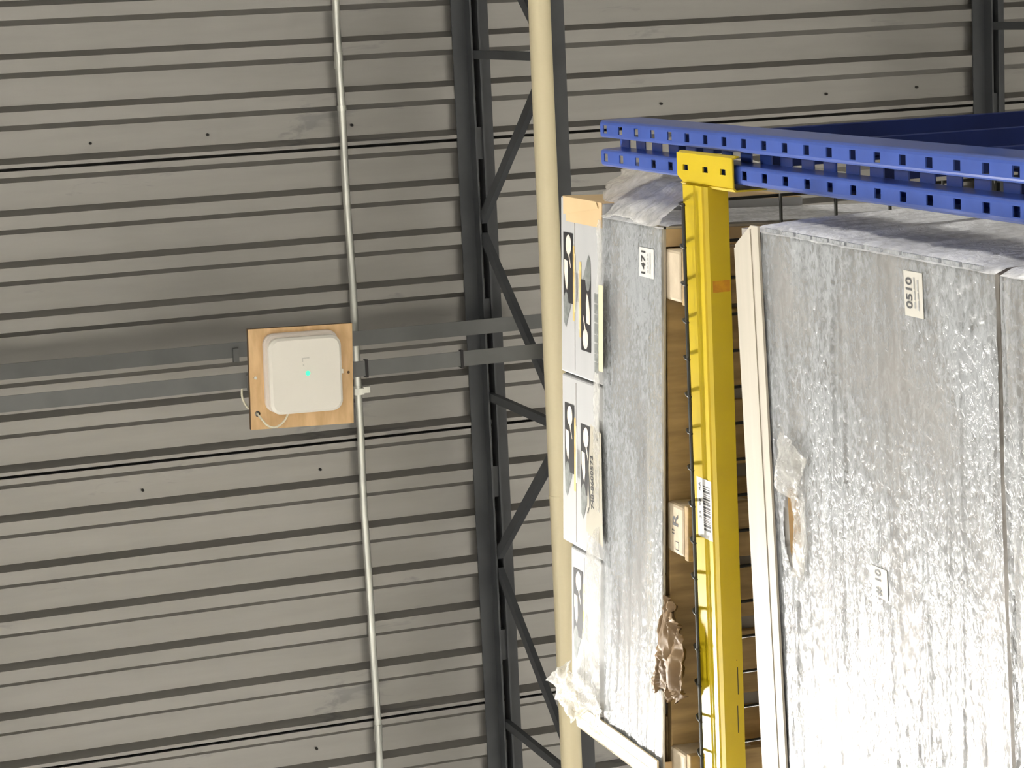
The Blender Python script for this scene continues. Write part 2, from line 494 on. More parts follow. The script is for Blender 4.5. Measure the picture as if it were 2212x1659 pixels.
# bridging angles between the joists
t = thing('bridging_angle', (-1.027, 0.5, 8.50), 'dark grey steel bridging angle crossing just under the upper joist chord', 'steel angle', group='bridging angles')
MB().extrude_y([(-1.049, 8.500), (-1.003, 8.500), (-1.003, 8.504), (-1.045, 8.504), (-1.045, 8.540), (-1.049, 8.540)], -1.3, 2.56).build('angle', MAT['steel2'], t)
MB().box(-1.062, -1.020, 1.548, 1.566, 8.490, 8.502).build('clip', MAT['steel2'], t)
t = thing('bridging_angle', (-1.034, 0.5, 7.958), 'lower grey steel bridging angle behind the plywood board with black ties', 'steel angle', group='bridging angles')
MB().extrude_y([(-1.056, 7.960), (-1.012, 7.960), (-1.012, 7.964), (-1.052, 7.964), (-1.052, 7.998), (-1.056, 7.998)], -1.3, 2.383).build('angle', MAT['steel2'], t)
for yy in (1.812, 2.098):
    MB().box(-1.060, -1.008, yy - .004, yy + .004, 7.9565, 7.959).box(-1.060, -1.0575, yy - .004, yy + .004, 7.957, 8.000).box(-1.0115, -1.009, yy - .004, yy + .004, 7.957, 7.975).build('cable_tie', MAT['black'], t)

# electrical conduit under the deck
cy_, cz_ = 1.962, 8.6035
t = thing('conduit', (-1.2, cy_, cz_), 'thin galvanized steel conduit strapped under the roof deck', 'conduit')
def wob(x):
    return (x, cy_ + 0.0015 * math.sin(x * 5.0) + 0.001 * math.sin(x * 13), cz_ + 0.001 * math.sin(x * 7))
xs_ = [3.5 - 0.1 * i for i in range(96)]
MB().tube([wob(x) for x in xs_], 0.0118, 14).build('tube', MAT['galv'], t, smooth=True)
for xa, xb in ((-0.155, -0.205), (-1.190, -1.218), (-2.29, -2.345)):
    MB().tube([wob(xa), wob((xa + xb) / 2), wob(xb)], 0.0138, 14).build('coupling', MAT['galv'], t)
MB().tube([wob(-.318), wob(-.334)], 0.0150, 12).build('coupling', MAT['galv'], t)
MB().box(-1.217, -1.197, cy_ - .014, cy_ + .016, cz_ - .0155, cz_ - .0135).box(-1.217, -1.197, cy_ + .014, cy_ + .042, cz_ + .009, cz_ + .012).box(-1.217, -1.197, cy_ + .0135, cy_ + .016, cz_ - .014, cz_ + .011).build('strap', MAT['galv'], t)

# cream sprinkler pipe
t = thing('sprinkler_pipe', (-1.2, 2.358, 7.896), 'cream painted round pipe running under the joist bottom chord', 'pipe')
MB().tube([(3.5 - 0.5 * i, 2.362 - .004 * (i / 10), 7.8975) for i in range(25)], 0.0318, 28).build('tube', MAT['cream'], t, smooth=True)
MB().tube([(-1.452, 2.357, 7.8975), (-1.462, 2.357, 7.8975)], 0.0326, 28).build('joint_ring', MAT['cream'], t)
for xx in (1.2, -3.4):
    MB().box(xx - .015, xx + .015, 2.357 - .034, 2.357 + .034, 7.8635, 7.866).box(xx - .015, xx + .015, 2.322, 2.3245, 7.864, 7.935).box(xx - .015, xx + .015, 2.3895, 2.392, 7.864, 7.935).build('hanger_strap', MAT['steel2'], t)

# ================================================================== plywood board + access point
BZ = 7.938
t = thing('plywood_board', (-1.033, 1.617, BZ), 'square tan plywood board screwed under the bridging angle', 'board')
bd = [(-0.889, 1.471), (-0.898, 1.771), (-1.183, 1.759), (-1.172, 1.462)]
hx, hy, hr = -1.128, 1.483, 0.008
mb = MB()
bm = bmesh.new()
outer = [bm.verts.new((x, y, BZ)) for x, y in bd]
inner = [bm.verts.new((hx + hr * math.cos(a * math.pi / 6), hy + hr * math.sin(a * math.pi / 6), BZ)) for a in range(12)]
ed = [bm.edges.new((outer[i], outer[(i + 1) % 4])) for i in range(4)] + [bm.edges.new((inner[i], inner[(i + 1) % 12])) for i in range(12)]
bmesh.ops.triangle_fill(bm, use_beauty=True, edges=ed)
bm.verts.index_update()
vs0 = [v.co.copy() for v in bm.verts]; fs0 = [tuple(v.index for v in f.verts) for f in bm.faces]
bm.free()
mb.add(vs0, fs0, 0)
mb.add([v + Vector((0, 0, .018)) for v in vs0], fs0, 0)
nb = len(vs0)
o_i = list(range(4)); i_i = list(range(4, 16))
for loop in (o_i, i_i):
    L = len(loop)
    base = [vs0[i] for i in loop]
    mb.add(base + [v + Vector((0, 0, .018)) for v in base], [(a, (a + 1) % L, L + (a + 1) % L, L + a) for a in range(L)], 1)
mb.build('panel', [MAT['ply'], MAT['plydark']], t)
MB().tube([(-1.026, 1.483, BZ + .002), (-1.026, 1.483, BZ - .004)], .0045, 10).build('screw', MAT['bright'], t)
MB().tube([(-1.036, 1.752, BZ + .002), (-1.036, 1.752, BZ - .001)], .004, 10).build('screw', MAT['plydark'], t)
MB().box(-1.062, -1.020, 1.462, 1.478, BZ + .018, BZ + .0215).build('mounting_clip', MAT['steel2'], t)

t = thing('wireless_access_point', (-1.026, 1.619, BZ), 'square white wireless access point with glowing green light on plywood', 'access point')
def rr_shell(name, cx_, cy2, w, h, r, zt, zb, m, inset=0.006, rot=0.0, parent=t):
    mb = MB()
    n0 = rounded_rect(0, 0, w, h, r)
    n1 = rounded_rect(0, 0, w - 2 * inset, h - 2 * inset, r - inset * .6)
    c, s_ = math.cos(rot), math.sin(rot)
    tr = lambda p, z: (cx_ + p[0] * c - p[1] * s_, cy2 + p[0] * s_ + p[1] * c, z)
    n = len(n0)
    zs = [(n0, zt), (n0, zb + inset), (n1, zb)]
    vs_ = [tr(p, z) for ring, z in zs for p in ring]
    fs = [(k * n + i, k * n + (i + 1) % n, (k + 1) * n + (i + 1) % n, (k + 1) * n + i) for k in range(2) for i in range(n)]
    fs += [tuple(range(n)), tuple(2 * n + i for i in range(n - 1, -1, -1))]
    mb.add(vs_, fs)
    return mb.build(name, m, parent)
rr_shell('base', -1.018, 1.614, .222, .214, .030, BZ - .0003, BZ - .018, MAT['plastic2'], .004, 0.02)
cov = rr_shell('cover', -1.026, 1.620, .214, .208, .030, BZ - .018, BZ - .040, MAT['plastic'], .007, 0.02)
mb = MB()
ring = [(-1.021 + .0068 * math.cos(a * math.pi / 8), 1.624 + .0068 * math.sin(a * math.pi / 8), BZ - .0412) for a in range(16)]
mb.add(ring + [Vector(p) + Vector((0, 0, .003)) for p in ring], [tuple(range(16))] + [(i, (i + 1) % 16, 16 + (i + 1) % 16, 16 + i) for i in range(16)])
mb.build('status_light', MAT['led'], cov)
mb = MB()
for (x, y, w, h) in ((-.978, 1.617, .003, .016), (-.983, 1.611, .010, .003), (-.997, 1.613, .006, .004), (-.978, 1.628, .004, .006)):
    mb.poly([(x - w / 2, y - h / 2, BZ - .0403), (x + w / 2, y - h / 2, BZ - .0403), (x + w / 2, y + h / 2, BZ - .0403), (x - w / 2, y + h / 2, BZ - .0403)])
mb.build('logo', MAT['smudge'], cov)
MB().box(-1.032, -1.020, 1.722, 1.728, BZ - .034, BZ - .020).build('release_tab', MAT['plastic'], t)
MB().box(-1.055, -1.015, 1.509, 1.5135, BZ - .016, BZ - .008).build('port_slot', MAT['black'], t)
# cable: out of the access point, through the hole, along the board edge above
pts = [(-1.120, 1.570, BZ - .012), (-1.142, 1.562, BZ - .016), (-1.160, 1.545, BZ - .018), (-1.168, 1.524, BZ - .019), (-1.160, 1.504, BZ - .017), (-1.142, 1.491, BZ - .010),
       (-1.130, 1.484, BZ + .004), (-1.124, 1.478, BZ + .024), (-1.112, 1.462, BZ + .030), (-1.085, 1.450, BZ + .030), (-1.060, 1.450, BZ + .030), (-1.040, 1.462, BZ + .034), (-1.02, 1.50, BZ + .070), (-1.0, 1.60, BZ + .075)]
def smooth_path(p, n=5):
    p = [Vector(q) for q in p]
    out = []
    for i in range(len(p) - 1):
        a, b, c, d = p[max(i - 1, 0)], p[i], p[i + 1], p[min(i + 2, len(p) - 1)]
        for k in range(n):
            t_ = k / n
            out.append(0.5 * ((2 * b) + (c - a) * t_ + (2 * a - 5 * b + 4 * c - d) * t_ ** 2 + (3 * b - a - 3 * c + d) * t_ ** 3))
    return out + [p[-1]]
o = MB().tube(smooth_path(pts), .0030, 8).build('network_cable', MAT['cable'], smooth=True)
tag(o, 'thin white network cable looping from the access point into the board hole', 'cable')

# ================================================================== pallet rack
YC = 1.672
CX0, CX1 = -0.331, -0.248
HP = 0.0762
TOP = 5.740
frame = thing('rack_upright_frame', (-0.2895, YC, 0.0), 'blue perforated steel rack upright with beam hooked into it', 'rack upright', group='blue rack upright frames')
def column_mesh():
    r = 0.006
    def fil(x, y, sx, sy, rr, rev=False):
        """rounded corner points from the side (x, y+sy*rr) to the front (x+sx*rr, y)"""
        q = []
        for k in range(4):
            a_ = math.pi / 2 * k / 3
            q.append((x + sx * rr * (1 - math.cos(a_)), y + sy * rr * (1 - math.sin(a_))))
        return q[::-1] if rev else q
    G0, G1, GD = CX0 + .0280, CX1 - .0285, YC + .040
    prof = [(CX0 + .016, YC + .078), (CX0, YC + .078)]
    prof += fil(CX0, YC, 1, 1, r)
    fa = len(prof) - 1
    prof += fil(G0, YC, -1, 1, .004, True)
    prof += [(G0 + .0015, GD)]
    ga = len(prof) - 1
    prof += [(G1 - .0015, GD)]
    prof += fil(G1, YC, 1, 1, .004)
    fb = len(prof) - 1
    prof += fil(CX1, YC, -1, 1, r, True)
    prof += [(CX1, YC + .078), (CX1 - .016, YC + .078)]
    # columns across: insert hole limits on the two faces and the groove floor
    cols = []
    spans = {}
    for i, (x, y) in enumerate(prof):
        cols.append((x, y))
        if i in (fa, ga, fb):
            x2, y2 = prof[i + 1]
            if i == ga:
                h0, h1 = 0.10, 0.90
            elif i == fa:
                h0, h1 = 0.08, 0.90
            else:
                h0, h1 = 0.10, 0.92
            spans[len(cols)] = 'mid' if i == ga else 'face'
            cols.append((x + (x2 - x) * h0, y + (y2 - y) * h0))
            cols.append((x + (x2 - x) * h1, y + (y2 - y) * h1))
    rows = [(TOP, None)]
    z = 5.717
    zr = []
    kk = 0
    while z - HP > 0.15:
        zr += [(z + .0096, z - .0096, 'face'), (z - .0381 + .017, z - .0381 - .017, 'mid')]
        z -= HP
    levels = [TOP]
    kinds = []
    for a, b, kd in zr:
        levels += [a, b]
        kinds += [None, kd]
    levels.append(0.012); kinds.append(None)
    mb = MB()
    nc = len(cols)
    for zz in levels:
        mb.v += [Vector((x, y, zz)) for x, y in cols]
    for j in range(len(levels) - 1):
        for i in range(nc - 1):
            if kinds[j] and spans.get(i) == kinds[j]:
                continue
            mb.f.append((j * nc + i, j * nc + i + 1, (j + 1) * nc + i + 1, (j + 1) * nc + i))
            mb.m.append(0)
    return mb
colm = column_mesh().build('column', MAT['blue'], frame, solid=0.0024, fix=False)
rear = bpy.data.objects.new('column', colm.data)
COL.objects.link(rear); rear.parent = frame
rear.modifiers.new('solid', 'SOLIDIFY').thickness = 0.0024
rear.modifiers['solid'].offset = -1.0
rear.rotation_euler = (0, 0, math.pi); rear.location = (0, 1.067, 0)
for yy in (YC + .04, YC + 1.03):
    MB().box(-.35, -.23, yy - .06, yy + .06, 0, .010).build('foot_plate', MAT['blue'], frame)
for zz in (5.545, 5.150, 4.765, 4.38, 3.9, 3.3, 2.7, 2.1, 1.5, 0.9, 0.3):
    MB().extrude_y([(-.310, zz), (-.272, zz), (-.272, zz + .030), (-.275, zz + .030), (-.275, zz + .003), (-.307, zz + .003), (-.307, zz + .030), (-.310, zz + .030)],
                   YC + .070, YC + .998).build('brace', MAT['navy'], frame, bevel=.0015)
frame2 = copy_tree(frame, None, (-2.549, 0, 0), 'blue perforated steel rack upright at the far end of the bay')

def beam_profile(yf, zt, flip=1):
    p = [(.042, 0), (.004, 0), (0, -.004), (0, -.048), (.0025, -.051), (.0025, -.066), (0, -.069), (0, -.083), (.003, -.086), (.003, -.089), (0, -.092), (.004, -.100), (.042, -.100)]
    return [(yf + flip * a, zt + b) for a, b in p]
BF, BT = 1.655, 5.332
B0, B1 = -0.342, -2.786
def connector(mb, xe, d, yf, fl, zt):
    """perforated hook plate over the column face; d=+1 plate goes to +x"""
    y = yf + fl * .0085
    z1, z0 = zt + .030, zt - .198
    x0, x1 = xe, xe + d * .050
    zsl = [zt - .006, zt - .088, zt - .160]
    xa, xb = xe + d * .020, xe + d * .030
    lev = [z1]
    for zc in zsl:
        lev += [zc + .011, zc - .011]
    lev.append(z0)
    xsn = [x0, xa, xb, x1]
    o = len(mb.v)
    for j, z in enumerate(lev):
        for i, x in enumerate(xsn):
            xx = x
            if j == 0 and i == 0: xx = x0 + d * .010
            mb.v.append(Vector((xx, y, z)))
    for j in range(len(lev) - 1):
        for i in range(3):
            if i == 1 and j % 2 == 1:
                continue
            mb.f.append((o + j * 4 + i, o + j * 4 + i + 1, o + (j + 1) * 4 + i + 1, o + (j + 1) * 4 + i)); mb.m.append(0)
    # rolled lip on the far edge and end flange behind the beam
    o = len(mb.v)
    for z in (z1, z0):
        mb.v += [Vector((x1, y, z)), Vector((x1 + d * .003, y + fl * .004, z)), Vector((x1 + d * .003, y + fl * .010, z))]
    mb.f += [(o, o + 1, o + 4, o + 3), (o + 1, o + 2, o + 5, o + 4)]; mb.m += [0, 0]
    o = len(mb.v)
    zf = [z1 - .012, z0]
    for z in zf:
        mb.v += [Vector((x0, y, z)), Vector((x0 - d * .004, y + fl * .004, z)), Vector((x0 - d * .004, y + fl * .060, z))]
    mb.f += [(o, o + 1, o + 4, o + 3), (o + 1, o + 2, o + 5, o + 4)]; mb.m += [0, 0]
    return zsl, (xa + xb) / 2, y
def make_beam(yf, fl, zt, label, dressed):
    t = thing('rack_beam', ((B0 + B1) / 2, yf, zt - .1), label, 'rack beam', group='yellow rack beams')
    MB().extrude_x(beam_profile(yf, zt, fl), B1, B0).build('beam_tube', MAT['yellow'], t)
    for xe, d in ((B0 + .004, 1), (B1 - .004, -1)):
        mb = MB()
        zsl, xm, y = connector(mb, xe, d, yf, fl, zt)
        pl = mb.build('end_connector', MAT['yellow'], t, solid=0.003, fix=True)
        for zc in zsl:
            MB().tube([(xm, y + fl * .006, zc - .002), (xm, y + fl * .001, zc - .002)], [.0048, .0035], 8).build('lock_stud', MAT['wire'], pl)
    if dressed:
        mb = MB()
        y = yf - .0006
        # location sticker: wraps the two upper flats of the beam face
        mb.box(-.963, -.856, y, y + .0005, 5.248, 5.309, 0)
        x = -.868
        random.seed(3)
        while x > -.950:
            w = random.choice((.0012, .0018, .0030, .0042))
            mb.poly([(x, y - .0003, 5.283), (x - w, y - .0003, 5.283), (x - w, y - .0003, 5.254), (x, y - .0003, 5.254)], 1)
            x -= w + random.choice((.0012, .0018, .0026))
        for tx, body in ((-.868, 'A'), (-.876, 'A'), (-.897, '0'), (-.904, '0'), (-.919, '8'), (-.927, '2')):
            add_text(mb, body, .011, tx, y - .0003, 5.296, 1)
        mb.build('barcode_label', [MAT['wlabel'], MAT['ink']], t)
        MB().box(-.523, -.503, yf + .008, yf + .0405, zt - .1004, zt - .1).build('tape_strip', MAT['orange'], t)
        MB().box(-1.178, -1.176, yf + .030, yf + .031, zt - .1003, zt - .1).box(-1.24, -1.19, yf + .031, yf + .0325, zt - .1003, zt - .1).box(-1.31, -1.26, yf + .029, yf + .0305, zt - .1003, zt - .1).build('scuff', MAT['ink'], t)
    return t
make_beam(BF, 1, BT, 'yellow steel rack beam with barcode sticker hooked on the blue upright', True)
YR = 2 * (YC + .5335) - BF      # rear beam mirrors the front one
make_beam(YR, -1, BT, 'yellow rack beam at the back of the upper shelf level', False)
DZ = -2.032
make_beam(BF, 1, BT + DZ, 'yellow rack beam carrying the lower wrapped load', False)
make_beam(YR, -1, BT + DZ, 'yellow rack beam at the back of the lower shelf level', False)

def make_deck(dz, label):
    t = thing('wire_deck', (-.96, BF, BT + dz), label, 'wire deck', group='wire mesh shelf decks')
    ref = None
    zz = BT + dz
    y_wires = [-.375] + [-.448 - .0655 * k for k in range(17)]
    for x in y_wires:
        if ref is None:
            p = [(0, 1.6385, zz - .044), (0, 1.6415, zz - .024), (0, 1.648, zz - .004), (0, 1.657, zz + .0045), (0, YR + .004, zz + .0045)]
            o = MB().tube([(x, q[1], q[2]) for q in p], .0029, 8).build('wire', MAT['wire'], t, smooth=True)
            ref = (o.data, x)
        else:
            o = bpy.data.objects.new('wire', ref[0]); COL.objects.link(o); o.parent = t; o.location = (x - ref[1], 0, 0)
    rod = MB().tube([(y_wires[0] + .003, 1.6415, zz - .034), (y_wires[-1] - .003, 1.6415, zz - .034)], .0035, 8).build('front_rod', MAT['wire'], t)
    ref = None
    for y in [1.735 + .1085 * k for k in range(10)]:
        if ref is None:
            o = MB().tube([(y_wires[0] + .003, y, zz - .0016), (y_wires[-1] - .003, y, zz - .0016)], .0032, 8).build('cross_wire', MAT['wire'], t, smooth=True)
            ref = (o.data, y)
        else:
            o = bpy.data.objects.new('cross_wire', ref[0]); COL.objects.link(o); o.parent = t; o.location = (0, y - ref[1], 0)
    return t
make_deck(0, 'dark wire mesh deck on the yellow beam under the upper pallet')
make_deck(DZ, 'dark wire mesh deck under the lower wrapped load')

# ------------------------------------------------------------------ pallet (origin: front middle, underside)
PZ = BT + .0075
def make_pallet(loc, rz, label, stamped):
    t = thing('pallet', loc, label, 'pallet', rz, group='wooden block pallets')
    for bx in (-.460, 0, .460):
        MB().box(bx - .050, bx + .050, 0.002, 1.15, 0, .017).build('bottom_board', MAT['wood'], t, world=False, bevel=.002)
        for k, by in enumerate((0.0, .50, 1.01)):
            b = MB().box(bx - .046, bx + .046, by, by + .14, .017, .090).build('block', MAT['woodend'], t, world=False, bevel=.006)
            if stamped and bx == 0 and k == 0:
                mb = MB()
                add_text(mb, 'R', .034, bx + .016, -.0006, .050, sx=1.15)
                for dx in (-.009, -.003):
                    mb.poly([(bx + dx - .0012, -.0006, .056), (bx + dx + .0012, -.0006, .056), (bx + dx + .002, -.0006, .066), (bx + dx - .0005, -.0006, .066)])
                cxm, czm = bx - .029, .046
                for (a, b2, c, d) in ((-.008, .008, -.009, -.0075), (-.008, .008, .0075, .009), (-.008, -.0065, -.009, .009), (.0065, .008, -.009, .009)):
                    mb.poly([(cxm + a, -.0006, czm + c), (cxm + b2, -.0006, czm + c), (cxm + b2, -.0006, czm + d), (cxm + a, -.0006, czm + d)])
                mb.build('stamp', MAT['ink'], b, world=False)
    for by in (0.004, .52, 1.045):
        MB().box(-.506, .506, by, by + .10, .090, .108).build('stringer_board', MAT['wood'], t, world=False, bevel=.002)
    xx = -.508
    widths = [.142, .120, .095, .142, .12, .142, .095]
    gap = (1.016 - sum(widths)) / 6
    for w in widths:
        MB().box(xx, xx + w, 0.002, 1.15, .108, .126).build('deck_board', MAT['wood'], t, world=False, bevel=.002)
        xx += w + gap
    return t
make_pallet((-.968, 1.646, PZ), math.radians(1.5), 'tan wooden block pallet on the wire deck, its middle block stamped R', True)
make_pallet((-.945, 1.650, PZ + DZ), math.radians(-1.0), 'tan wooden block pallet under the lower wrapped load', False)

# crumpled brown paper stuffed under the load
def crumple(pts_grid, name, m, parent=None, amp=.006, seed=0, sub=7, freq=25, aniso=(1, 1, 1), thick=.0006, world=True):
    """bilinear patches over a grid of control points, creased with ridged noise"""
    R_, C_ = len(pts_grid), len(pts_grid[0])
    P = [[Vector(p) for p in r] for r in pts_grid]
    nu, nv = (C_ - 1) * sub + 1, (R_ - 1) * sub + 1
    mb = MB()
    for j in range(nv):
        for i in range(nu):
            a, b = min(j // sub, R_ - 2), min(i // sub, C_ - 2)
            fv, fu = (j - a * sub) / sub, (i - b * sub) / sub
            p = (P[a][b] * (1 - fu) + P[a][b + 1] * fu) * (1 - fv) + (P[a + 1][b] * (1 - fu) + P[a + 1][b + 1] * fu) * fv
            q = Vector((p.x * aniso[0], p.y * aniso[1], p.z * aniso[2])) * freq + Vector((seed * 7.3, seed * 3.1, seed))
            d = Vector((noise.noise(q), noise.noise(q + Vector((31, 0, 0))), noise.noise(q + Vector((0, 57, 0)))))
            d2 = 1 - abs(noise.noise(q * 2.1 + Vector((0, 0, 91)))) * 2
            edge = 1.0
            mb.v.append(p + (d + Vector((0, -1, 0)) * d2 * .6) * amp * edge)
    for j in range(nv - 1):
        for i in range(nu - 1):
            mb.f.append((j * nu + i, j * nu + i + 1, (j + 1) * nu + i + 1, (j + 1) * nu + i)); mb.m.append(0)
    return mb.build(name, m, parent, smooth=True, solid=thick, fix=False, world=world)

o = crumple([[(-1.090, 1.640, 5.425), (-1.100, 1.634, 5.400), (-1.110, 1.638, 5.372)],
             [(-1.135, 1.632, 5.430), (-1.145, 1.620, 5.390), (-1.160, 1.630, 5.335)],
             [(-1.190, 1.630, 5.432), (-1.200, 1.616, 5.388), (-1.212, 1.629, 5.325)],
             [(-1.240, 1.630, 5.440), (-1.250, 1.622, 5.395), (-1.262, 1.630, 5.335)],
             [(-1.280, 1.620, 5.475), (-1.275, 1.628, 5.425), (-1.290, 1.636, 5.370)]],
            'crumpled_paper', MAT['kraftdark'], amp=.015, seed=4, sub=14, freq=58, aniso=(.20, 1, 1.25))
tag(o, 'crumpled brown kraft paper hanging under the upper wrapped load', 'paper')

# ------------------------------------------------------------------ stretch film shell
def wrap_shell(parent, x0, x1, y0, y1, z0, z1, seed, amp, name='stretch_wrap', hole=None, du=.006, dv=.0032, mats=None, fold=None, flats=()):
    """film skin around a box (local coords): front -y, sides, back; ripples run level around the load"""
    path = []
    r = .004
    def seg(a, b, nrm, step):
        n = max(2, int((Vector(b) - Vector(a)).length / step))
        for k in range(n):
            path.append((Vector(a).lerp(Vector(b), k / n), Vector(nrm)))
    seg((x1 - r, y0, 0), (x0 + r, y0, 0), (0, -1, 0), du)
    seg((x0, y0 + r, 0), (x0, y1 - r, 0), (-1, 0, 0), .02)
    seg((x0 + r, y1, 0), (x1 - r, y1, 0), (0, 1, 0), .05)
    seg((x1, y1 - r, 0), (x1, y0 + r, 0), (1, 0, 0), .012)
    nv = int((z1 - z0) / dv)
    nu = len(path)
    mb = MB()
    s1, s2 = seed * 13.7, seed * 5.1
    for j in range(nv + 1):
        z = z0 + (z1 - z0) * j / nv
        for i, (p, n) in enumerate(path):
            u = p.x * (1 if n.y else 0) + (p.y if n.x else 0)
            side = 0 if n.y < 0 else 3
            h = noise.noise(Vector((u * 1.3 + s1 + side * 9, z * 30, s2))) * 1.0
            h += noise.noise(Vector((u * 2.5 + s1, z * 75, s2 + 4 + side))) * .55
            rg = 1 - abs(noise.noise(Vector((u * 1.0 + s1, z * 22 + u * 1.5, s2 + 9 + side)))) * 2.4
            h += max(0, rg) ** 3 * 1.1
            wr = noise.noise(Vector((u * 60 + z * 50, z * 80 - u * 30, s1 + 3)))
            msk = max(0, noise.noise(Vector((u * 4.2, z * 5.0, s2 + 20))) + .25)
            h += wr * msk * .8
            if fold:
                h += fold(p.x, z) if n.y < 0 else 0
            if n.y < 0:
                for (fx0, fx1, fz0, fz1) in flats:
                    dd = max(fx0 - p.x, p.x - fx1, fz0 - z, z - fz1, 0)
                    h *= min(1.0, dd / .02)
            q = p + n * (.0035 + h * amp)
            mb.v.append(Vector((q.x, q.y, z)))
    for j in range(nv):
        z = z0 + (z1 - z0) * (j + .5) / nv
        for i in range(nu):
            i2 = (i + 1) % nu
            p = path[i][0]
            if hole and path[i][1].y < 0 and hole(p.x, z):
                continue
            mb.f.append((j * nu + i, j * nu + i2, (j + 1) * nu + i2, (j + 1) * nu + i))
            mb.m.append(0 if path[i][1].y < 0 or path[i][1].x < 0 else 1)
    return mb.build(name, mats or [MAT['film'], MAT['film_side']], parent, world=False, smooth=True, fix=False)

# ------------------------------------------------------------------ upper wrapped load
UZ = PZ + .126
up = thing('wrapped_load', (-.935, 1.636, UZ), 'low white carton load in stretch film above the yellow beam', 'pallet load', math.radians(2.3), group='stretch wrapped pallet loads')
W2 = .512
MB().box(-W2 + .004, W2 - .004, .006, 1.12, 0, .228).build('carton', MAT['carton'], up, world=False, bevel=.006)
MB().box(-W2, W2, 0, .004, -.046, .03).box(W2 - .004, W2, 0, 1.12, -.046, .03).box(-W2, -W2 + .004, 0, 1.12, -.046, .03).build('tray_skirt', MAT['vboard'], up, world=False)
for x_ in (W2 - .036, -W2 + .0045):
    MB().box(x_, x_ + .0315, .004, 1.12, -.046, -.043).build('tray_flange', MAT['kraft'], up, world=False)
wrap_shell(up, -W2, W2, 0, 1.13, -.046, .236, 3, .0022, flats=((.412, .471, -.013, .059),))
# vertical corner board at the far front corner
mb = MB()
mb.plate([(-W2 - .008, -.012, -.045), (-W2 + .040, -.012, -.045), (-W2 + .040, -.012, .350), (-W2 + .020, -.012, .372), (-W2 - .008, -.012, .360)], .004)
mb.box(-W2 - .008, -W2 - .004, -.012, .045, -.045, .36)
mb.box(-W2 + .0155, -W2 + .0165, -.0128, -.012, -.02, .36)
mb.build('corner_board', MAT['vcream'], up, world=False)
# number label
mb = MB()
mb.box(.415, .468, -.0048, -.0042, -.010, .056, 0)
add_text(mb, '1471', .0255, .4415, -.0053, .036, 1)
mb.poly([(.423, -.0052, .004), (.461, -.0052, .004), (.461, -.0052, .0075), (.423, -.0052, .0075)], 2)
for i in range(5):
    mb.poly([(.424 + i * .0075, -.0052, .013), (.429 + i * .0075, -.0052, .013), (.429 + i * .0075, -.0052, .017), (.424 + i * .0075, -.0052, .017)], 2)
mb.build('number_label', [MAT['wlabel'], MAT['ink'], MAT['greyink']], up, world=False)
# loose film billowing from the +x side next to the upright
crumple([[(-.420, 1.652, 5.425), (-.398, 1.680, 5.430), (-.366, 1.725, 5.440), (-.350, 1.800, 5.450), (-.356, 2.05, 5.46)],
         [(-.421, 1.652, 5.520), (-.400, 1.682, 5.530), (-.368, 1.730, 5.560), (-.349, 1.800, 5.580), (-.352, 2.05, 5.60)],
         [(-.421, 1.652, 5.620), (-.404, 1.680, 5.660), (-.374, 1.730, 5.700), (-.350, 1.790, 5.720), (-.352, 2.05, 5.74)],
         [(-.421, 1.652, 5.705), (-.408, 1.678, 5.770), (-.380, 1.722, 5.850), (-.352, 1.775, 5.880), (-.356, 2.02, 5.90)]],
        'loose_film', MAT['film_clear'], up, amp=.010, seed=9, sub=12, freq=20, thick=.0003)
# torn film at the far upper corner
crumple([[(-1.335, 1.602, 5.875), (-1.375, 1.594, 5.935), (-1.392, 1.592, 5.945)],
         [(-1.335, 1.606, 5.800), (-1.385, 1.594, 5.880), (-1.405, 1.592, 5.905)],
         [(-1.350, 1.604, 5.725), (-1.390, 1.598, 5.800), (-1.425, 1.596, 5.850)],
         [(-1.380, 1.602, 5.660), (-1.415, 1.598, 5.770), (-1.447, 1.598, 5.835)]],
        'loose_film', MAT['film_thin'], up, amp=.014, seed=2, sub=9, freq=30, thick=.0003)
crumple([[(-1.418, 1.602, 5.715), (-1.424, 1.602, 5.700)], [(-1.438, 1.602, 5.690), (-1.442, 1.602, 5.672)], [(-1.444, 1.602, 5.662), (-1.432, 1.602, 5.655)]],
        'loose_film', MAT['film_thin'], up, amp=.004, seed=6, sub=6, freq=50, thick=.0003)

